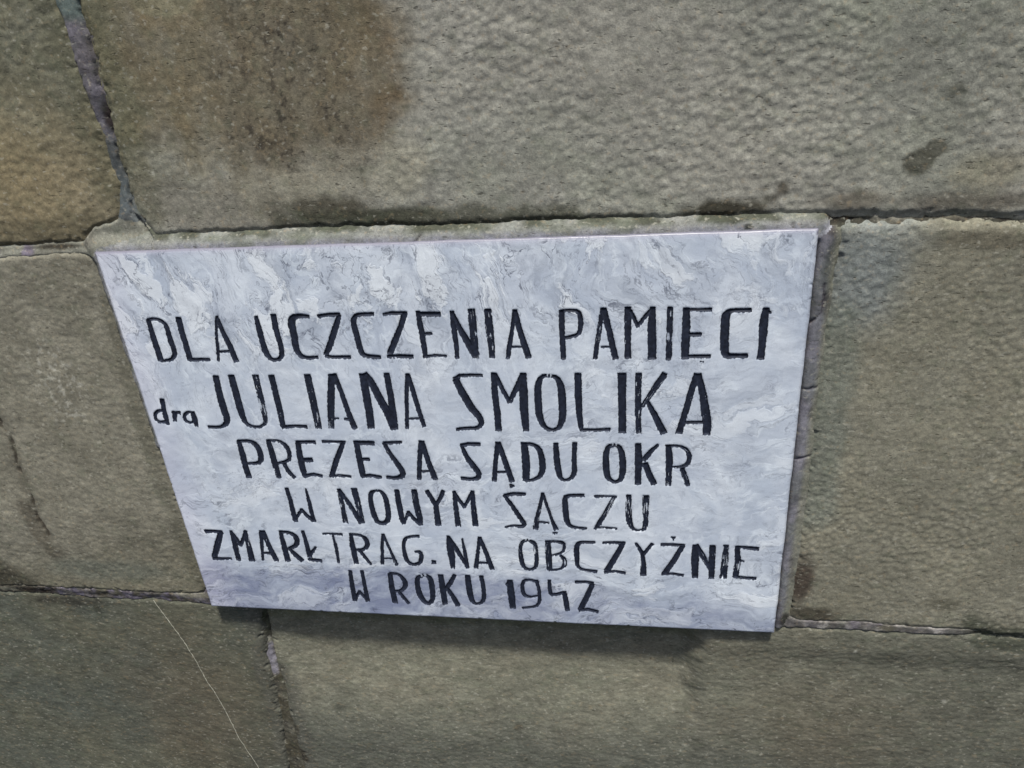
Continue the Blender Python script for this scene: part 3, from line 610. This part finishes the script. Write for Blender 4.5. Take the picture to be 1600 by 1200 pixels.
crop(520, 820, 3.3333, [
 ('W', .2, [[(90,240,18),(100,310,22),(115,395,22)], [(152,240,16),(165,310,18),(182,395,20)], [(118,390,12),(138,345,12)], [(138,345,14),(160,370,16),(182,395,18)]]),
 ('R', .25, [[(298,255,22),(308,330,26),(325,405,26)], [(298,252,14),(345,258,16),(375,290,24),(378,320,22),(355,345,14),(312,345,12)], [(345,348,14),(370,380,18),(395,408,16)]]),
 ('O', .15, [[(470,262,16),(440,275,22),(440,320,24),(455,370,28),(480,405,22),(505,410,18),(522,385,22),(518,330,26),(510,280,26),(485,262,16),(470,262,16)]]),
 ('K', .2, [[(562,262,26),(572,330,28),(585,412,26)], [(635,262,18),(610,305,22),(582,345,18)], [(600,335,18),(630,380,24),(652,420,26)]]),
 ('U', .25, [[(702,265,24),(708,320,30),(720,385,26),(740,412,14),(770,410,14),(788,385,20),(785,320,18),(772,268,22)]]),
 ('1', .05, [[(922,290,28),(928,350,34),(938,432,28)], [(905,312,14),(922,295,18)]]),
 ('9', .35, [[(1070,300,14),(1030,285,12),(995,290,16),(985,320,18),(995,365,18),(1030,378,12),(1065,370,12)], [(1060,290,16),(1075,340,16),(1078,400,16),(1060,425,12),(990,432,10)]]),
 ('4', .35, [[(1128,290,16),(1130,330,18),(1135,365,18),(1170,362,16),(1200,352,16)], [(1205,350,22),(1215,400,24),(1222,445,24)]]),
 ('2', .2, [[(1265,298,16),(1320,298,14),(1355,305,18)], [(1352,310,22),(1325,370,26),(1290,440,26)], [(1285,445,16),(1330,440,16),(1380,452,16)]]),
])

def stroke_fields(Xs, Zs, strokes, seed):
    """smooth signed inside-distance of the carved strokes, and the ragged inside-distance of the paint"""
    smooth = np.full(Xs.shape, -9., np.float32); paint = smooth.copy()
    jit = .00085 * fbm(Xs * 420 + seed, Zs * 420, 3, .6) + .00030 * perlin(Xs * 1500 + seed, Zs * 1500)
    for si, (dry, pp) in enumerate(strokes):
        s0 = np.full(Xs.shape, -9., np.float32); al = np.zeros(Xs.shape, np.float32); ac = al.copy(); run = 0
        for a_, b_ in zip(pp[:-1], pp[1:]):
            d, t, ex, ey = seg_d(Xs, Zs, a_, b_, True)
            L = math.hypot(b_[0] - a_[0], b_[1] - a_[1]) + 1e-9
            v = (a_[2] + (b_[2] - a_[2]) * t) - d
            # square brush ends: cut the round cap off a little past the stroke's end
            cr_ = (ex * (b_[1] - a_[1]) - ey * (b_[0] - a_[0])) / L
            better = v > s0
            s0 = np.where(better, v, s0); al = np.where(better, run + t * L, al); ac = np.where(better, cr_, ac); run += L
        for (p, q) in ((pp[0], pp[1]), (pp[-1], pp[-2])):
            L = math.hypot(q[0] - p[0], q[1] - p[1]) + 1e-9
            out = ((p[0] - Xs) * (q[0] - p[0]) + (p[1] - Zs) * (q[1] - p[1])) / L     # how far beyond the end
            nearend = (Xs - p[0]) ** 2 + (Zs - p[1]) ** 2 < (p[2] * 1.6) ** 2
            s0 = np.where(nearend, np.minimum(s0, .0009 - out), s0)
        smooth = np.maximum(smooth, s0)
        br = perlin(ac * 1700 + seed + si * 9, al * 110 + seed) * .62 + perlin(ac * 700 + seed, al * 60 + 3 * si) * .38 + .25 * perlin(Xs * 900, Zs * 900 + seed)
        patch = fbm(al * 70 + seed * 3, ac * 120 + si, 2)
        thr = .90 - dry * 1.20 - .75 * dry * patch
        pf = np.minimum(s0 + jit, (thr - br) * .0009)
        paint = np.maximum(paint, pf)
    return smooth, paint

# ------------------------------------------------------------------ the marble slab
def slab_relief(x, z):
    return (.00035 * fbm(x * 14, z * 14, 3) + .00018 * fbm(x * 70 + 3, z * 70, 3))
SS = .00095
sx = np.linspace(-PW, PW, int(2 * PW / SS) + 1).astype(np.float32); sz = np.linspace(-PH, PH, int(2 * PH / SS) + 1).astype(np.float32)
SX, SZ = np.meshgrid(sx, sz)
gro = np.zeros(SX.shape, np.float32)
def groove(s): return .0010 * sm(-.0005, .0016, s)
for n, (ch, st) in enumerate(LET):
    xs = [p[0] for _, pp in st for p in pp]; zs = [p[1] for _, pp in st for p in pp]
    j0, j1 = np.searchsorted(sx, min(xs) - .008), np.searchsorted(sx, max(xs) + .008)
    k0, k1 = np.searchsorted(sz, min(zs) - .008), np.searchsorted(sz, max(zs) + .008)
    s_, _ = stroke_fields(SX[k0:k1, j0:j1], SZ[k0:k1, j0:j1], st, n * 13.7)
    gro[k0:k1, j0:j1] = np.maximum(gro[k0:k1, j0:j1], groove(s_))
ed = np.minimum(PW - np.abs(SX), PH - np.abs(SZ))
rl = slab_relief(SX, SZ)
chipn = sm(.25, .6, fbm(SX * 90 + 7, SZ * 90, 3)); 
chipn = chipn * (PH - SZ > .006)
bev = .0011 * (1 - sm(0, .0020, ed)) ** 2 + .0010 * chipn * (1 - sm(0, .0035, ed))
# wavy outline: push the rim in and out by under a millimetre
rim = 1 - sm(0, .006, ed)
OX = SX + rim * (.0009 * fbm(SZ * 30, SX * 4 + 5, 4, .6) - .0009 * chipn) * np.sign(SX) * (PW - np.abs(SX) < .007)
OZ = SZ + rim * (.0006 * fbm(SX * 30, SZ * 4 + 15, 4, .6) - .0006 * chipn) * np.sign(SZ) * (PH - np.abs(SZ) < .007)
SY = bev + gro - rl
# flow coordinates for the veining: upright swirls at the top left, lying waves towards the foot
u1 = fbm(SX * 9 + 3, SZ * 9, 4); u2 = fbm(SX * 9 - 21, SZ * 9 + 8, 4)
v1_ = fbm(SX * 44 + 3, SZ * 44, 5, .62); v2_ = fbm(SX * 44 + 71, SZ * 44 + 8, 5, .62)
px_ = SX + .034 * u1 + .0085 * v1_; pz_ = SZ + .034 * u2 + .0085 * v2_
up = sm(-.02, .14, SZ - .25 * SX + .06 * u1); dn = 1 - up
th = math.radians(62) * up + math.radians(-12) * dn
fu = px_ * np.cos(.4) ; 
cu, su = np.cos(np.radians(70)), np.sin(np.radians(70))
a1 = (px_ * cu - pz_ * su); b1 = (px_ * su + pz_ * cu)      # along / across for the upright set (leaning)
cu2, su2 = np.cos(np.radians(-10)), np.sin(np.radians(-10))
a2 = (px_ * cu2 - pz_ * su2); b2 = (px_ * su2 + pz_ * cu2)
fl1 = np.stack([a1 * .42, b1, np.zeros_like(a1)], -1); fl2 = np.stack([a2 * .36, b2, np.ones_like(a1)], -1)
busy = sm(-.30, .40, fbm(SX * 8 + 90, SZ * 10, 3)) * .6 + .08 + .55 * sm(.07, .15, SZ) + .6 * sm(-.11, -.16, SZ)
blue = np.clip(sm(-.125, -.165, SZ + .03 * u1 + .012 * v1_) * sm(.18, -.12, SX + .1 * u2) * (.7 + .5 * np.clip(v2_ + .3, 0, 1)) + .75 * sm(-.14, -.19, SZ + .05 * u2 + .02 * v1_), 0, 1)
pink = sm(.045, .0, SX + PW + .02 * u2) * .55 + .5 * (1 - sm(0, .008, PH - SZ))
grooved = gro / .0010
zone = np.stack([np.clip(busy, 0, 1), blue, np.clip(pink, 0, 1)], -1)

def marble():
    k = N('blue_white_marble', .38, .5)
    f1 = k.attr('flow_up').outputs['Vector']; f2 = k.attr('flow_low').outputs['Vector']
    zo = k.attr('zone'); sp = k.new('ShaderNodeSeparateColor'); k.link(zo.outputs['Color'], sp.inputs[0])
    mk = k.attr('mask'); sm_ = k.new('ShaderNodeSeparateColor'); k.link(mk.outputs['Color'], sm_.inputs[0])
    obj = k.map((1, 1, 1))
    def ridge(vec, sc, det, w_, rough=.55):
        n = k.noise(vec, sc, det, rough, .15)
        d = k.math('ABSOLUTE', k.math('SUBTRACT', n, .5))
        return k.rng(d, 0, w_, 1, 0)
    def pair(sc, det, w_):
        return k.mix(sm_.outputs[0], ridge(f2, sc, det, w_), ridge(f1, sc, det, w_))
    gate1 = k.rng(k.noise(obj, 38, 3, .6), .42, .62, 0, 1); gate2 = k.rng(k.noise(obj, 22, 2, .6, .5), .40, .60, 0, 1)
    dark1 = k.math('MULTIPLY', pair(62, 7, .018), k.math('MULTIPLY', gate1, k.rng(sp.outputs[0], 0, 1, .25, 1)))
    dark2 = k.math('MULTIPLY', pair(120, 5, .016), k.math('MULTIPLY', gate2, k.rng(sp.outputs[0], 0, 1, .15, .8)))
    light = k.math('MULTIPLY', pair(44, 7, .040), k.rng(k.noise(obj, 30, 3, .6), .42, .58, 0, 1))
    # chalky pale islands with thin dark outlines, thickest where the stone is busiest
    isl = k.math('MULTIPLY', k.mix(sm_.outputs[0], k.noise(f2, 34, 6, .62), k.noise(f1, 34, 6, .62)), 1.0)
    chalk = k.math('MULTIPLY', k.rng(isl, .54, .57, 0, 1), k.rng(sp.outputs[0], .25, .9, 0, 1))
    rimd = k.math('MULTIPLY', k.rng(k.math('ABSOLUTE', k.math('SUBTRACT', isl, .542)), 0, .008, 1, 0), k.math('MULTIPLY', gate1, k.rng(sp.outputs[0], .25, .9, 0, 1)))
    smear = k.math('MULTIPLY', k.rng(k.mix(sm_.outputs[0], k.noise(f2, 40, 6, .68), k.noise(f1, 40, 6, .68)), .50, .64, 0, 1), k.rng(sp.outputs[0], 0, 1, .35, 1))
    cloud = k.noise(f1, 26, 4, .6); cloud2 = k.noise(obj, 16, 4, .6, .3); cl3 = k.noise(f2, 70, 3, .6)
    c = k.mix(k.rng(cloud, .32, .68, 0, 1, True), tuple(lin(188, 196, 208)), tuple(lin(216, 221, 228)))
    c = k.mix(k.rng(cloud2, .40, .66, 0, .5), c, tuple(lin(172, 180, 196)))
    c = k.mix(k.math('MULTIPLY', k.rng(cl3, .54, .70, 0, .45), k.rng(sp.outputs[0], 0, 1, .3, 1)), c, tuple(lin(144, 150, 164)))
    c = k.mix(k.math('MULTIPLY', smear, .6), c, tuple(lin(146, 153, 166)))
    c = k.mix(k.math('MULTIPLY', light, .55), c, tuple(lin(228, 234, 240)))
    c = k.mix(k.math('MULTIPLY', chalk, .6), c, tuple(lin(230, 233, 236)))
    c = k.mix(k.math('MULTIPLY', rimd, .8), c, tuple(lin(92, 96, 112)))
    c = k.mix(k.math('MULTIPLY', sp.outputs[1], k.rng(k.noise(f2, 55, 6, .65), .38, .62, .35, .95)), c, tuple(lin(124, 131, 156)))
    c = k.mix(k.math('MULTIPLY', sp.outputs[2], .45), c, tuple(lin(204, 196, 214)))
    c = k.mix(k.math('MULTIPLY', dark1, .92), c, tuple(lin(84, 88, 104)))
    c = k.mix(k.math('MULTIPLY', dark2, 1.0), c, tuple(lin(98, 102, 116)))
    # grime in the carved strokes; edge colour darkened to offset sun on the bevel
    c = k.mix(k.math('MULTIPLY', sm_.outputs[1], k.rng(k.noise(obj, 500, 3, .6), .35, .65, .05, .5)), c, tuple(lin(96, 102, 122)))
    c = k.mix(k.math('MULTIPLY', sm_.outputs[2], 1.0), c, tuple(lin(112, 110, 122)))
    g = k.rng(k.noise(obj, 900, 2, .6), .25, .75, .93, 1.07)
    cc = k.new('ShaderNodeCombineColor')
    for i_ in range(3): k.link(g, cc.inputs[i_])
    c = k.mix(1.0, c, cc.outputs[0], 'MULTIPLY')
    k.link(c, k.b.inputs['Base Color'])
    k.link(k.rng(cloud2,   .3, .7, .30, .50), k.b.inputs['Roughness'])
    h = k.math('SUBTRACT', k.math('ADD', k.math('MULTIPLY', light, .3), k.math('MULTIPLY', chalk, .6)), k.math('ADD', k.math('MULTIPLY', dark1, .5), k.math('MULTIPLY', dark2, .3)))
    h = k.math('ADD', h, k.math('MULTIPLY', k.noise(obj, 300, 3, .6), .35))
    k.bump(h, .6, .00028)
    return k.m
M_marb = marble()
def paint_mat():
    k = N('blue_black_paint', .62, .35); obj = k.map((1, 1, 1))
    c = k.mix(k.rng(k.noise(obj, 260, 3, .6), .35, .7, 0, 1), tuple(lin(20, 24, 36)), tuple(lin(38, 44, 60)))
    k.link(c, k.b.inputs['Base Color']); k.bump(k.noise(obj, 900, 3, .6), .6, .0003); return k.m
M_paint = paint_mat()

plaque = empty('memorial_plaque', 'blue white veined marble plaque with black hand painted Polish inscription fixed to the stone wall', 'plaque', (0, 0, GZ))
nz, nx = SX.shape
idx = np.arange(nz * nx).reshape(nz, nx)
F = np.stack([idx[:-1, :-1], idx[:-1, 1:], idx[1:, 1:], idx[1:, :-1]], -1).reshape(-1, 4)
V = np.stack([OX, SY, OZ], -1).reshape(-1, 3)
loop = np.concatenate([idx[0, :], idx[1:, -1], idx[-1, -2::-1], idx[-2:0:-1, 0]])
steps = [.004, .010, .022]; VV = [V]; FF = [F]; prev = loop; base = len(V)
attr_i = [np.arange(len(V))]
for q, yy in enumerate(steps):
    nv = V[loop].copy(); nv[:, 1] = yy
    nv[:, 0] -= np.sign(nv[:, 0]) * .0002 * q; VV.append(nv)
    cur = np.arange(base, base + len(loop)); base += len(loop); attr_i.append(loop)
    FF.append(np.stack([prev, cur, np.roll(cur, -1), np.roll(prev, -1)], 1)); prev = cur
ai = np.concatenate(attr_i)
VV = np.concatenate(VV); FF = np.concatenate(FF)
VV = np.r_[VV, [[-PW, .030, -PH], [PW, .030, -PH], [PW, .030, PH], [-PW, .030, PH]]]; ai = np.r_[ai, [0, 0, 0, 0]]
FF = np.r_[FF, [[base, base + 3, base + 2, base + 1]]]
mask = np.stack([up, grooved, (1 - sm(.0002, .0030, ed + .0008 * chipn)) * (.35 + .65 * (PH - SZ < .004))], -1)
mesh_obj('slab', VV, FF, M_marb, plaque, {'zone': zone.reshape(-1, 3)[ai], 'mask': mask.reshape(-1, 3)[ai]},
         {'flow_up': fl1.reshape(-1, 3)[ai], 'flow_low': fl2.reshape(-1, 3)[ai]})

# ------------------------------------------------------------------ each letter: painted layer cut out along the ragged stroke edge
LS = .00048
def letter_mesh(st, seed):
    xs = [p[0] for _, pp in st for p in pp]; zs = [p[1] for _, pp in st for p in pp]
    gx = np.arange(min(xs) - .007, max(xs) + .007, LS); gz = np.arange(min(zs) - .007, max(zs) + .007, LS)
    GX, GZ_ = np.meshgrid(gx, gz); s_, p_ = stroke_fields(GX, GZ_, st, seed)
    pts = np.stack([GX, GZ_], -1).reshape(-1, 2); f = p_.ravel()
    f = np.where(np.abs(f) < 1e-7, 1e-7, f)
    n0, n1_ = GX.shape; id_ = np.arange(n0 * n1_).reshape(n0, n1_)
    a_, b_, c_, d_ = id_[:-1, :-1].ravel(), id_[:-1, 1:].ravel(), id_[1:, 1:].ravel(), id_[1:, :-1].ravel()
    T = np.concatenate([np.stack([a_, b_, c_], 1), np.stack([a_, c_, d_], 1)])
    ins = f[T] > 0; cnt = ins.sum(1)
    tris = [pts[T[cnt == 3]]]; rimseg = []
    def cut(p, q, fp, fq): t = (fp / (fp - fq))[:, None]; return p + (q - p) * t
    for r in range(3):
        i0, i1, i2 = r, (r + 1) % 3, (r + 2) % 3
        t1 = T[(cnt == 1) & ins[:, i0]]
        if len(t1):
            A, B, D = pts[t1[:, i0]], pts[t1[:, i1]], pts[t1[:, i2]]; fa, fb, fd = f[t1[:, i0]], f[t1[:, i1]], f[t1[:, i2]]
            u, v = cut(A, B, fa, fb), cut(A, D, fa, fd); tris.append(np.stack([A, u, v], 1)); rimseg.append(np.stack([u, v], 1))
        t2 = T[(cnt == 2) & ~ins[:, i0]]
        if len(t2):
            A, B, D = pts[t2[:, i0]], pts[t2[:, i1]], pts[t2[:, i2]]; fa, fb, fd = f[t2[:, i0]], f[t2[:, i1]], f[t2[:, i2]]
            u, v = cut(B, A, fb, fa), cut(D, A, fd, fa)
            tris.append(np.stack([u, B, D], 1)); tris.append(np.stack([u, D, v], 1)); rimseg.append(np.stack([v, u], 1))
    tri = np.concatenate(tris).reshape(-1, 2); rs = np.concatenate(rimseg)
    key = np.round(tri / 1e-6).astype(np.int64); uq, first, inv = np.unique(key, axis=0, return_index=True, return_inverse=True)
    P2 = tri[first]; Fc = inv.reshape(-1, 3)
    Fc = Fc[(Fc[:, 0] != Fc[:, 1]) & (Fc[:, 1] != Fc[:, 2]) & (Fc[:, 0] != Fc[:, 2])]
    def ybase(q):
        s2, _ = stroke_fields(q[:, 0], q[:, 1], st, seed)
        return groove(s2) - slab_relief(q[:, 0], q[:, 1])
    y = ybase(P2) - .00032
    V3 = np.stack([P2[:, 0], y, P2[:, 1]], 1)
    # thickness of the paint: a little wall round every edge, down into the stone
    R = rs.reshape(-1, 2); yr = ybase(R)
    Vt = np.stack([R[:, 0], yr - .00032, R[:, 1]], 1); Vb = np.stack([R[:, 0], yr + .0004, R[:, 1]], 1)
    nv = len(V3); m_ = len(R); k = np.arange(0, m_, 2)
    Ft = np.concatenate([np.stack([nv + k, nv + m_ + k, nv + k + 1], 1), np.stack([nv + k + 1, nv + m_ + k, nv + m_ + k + 1], 1)])
    return np.r_[V3, Vt, Vb], np.r_[Fc, Ft]
tot = 0
for n, (ch, st) in enumerate(LET):
    V, F = letter_mesh(st, n * 13.7)
    tot += len(F)
    mesh_obj('full_stop' if ch == '.' else ('numeral' if ch in '0123456789' else 'letter'), V, F, M_paint, plaque)
print('letters', len(LET), 'tris', tot)
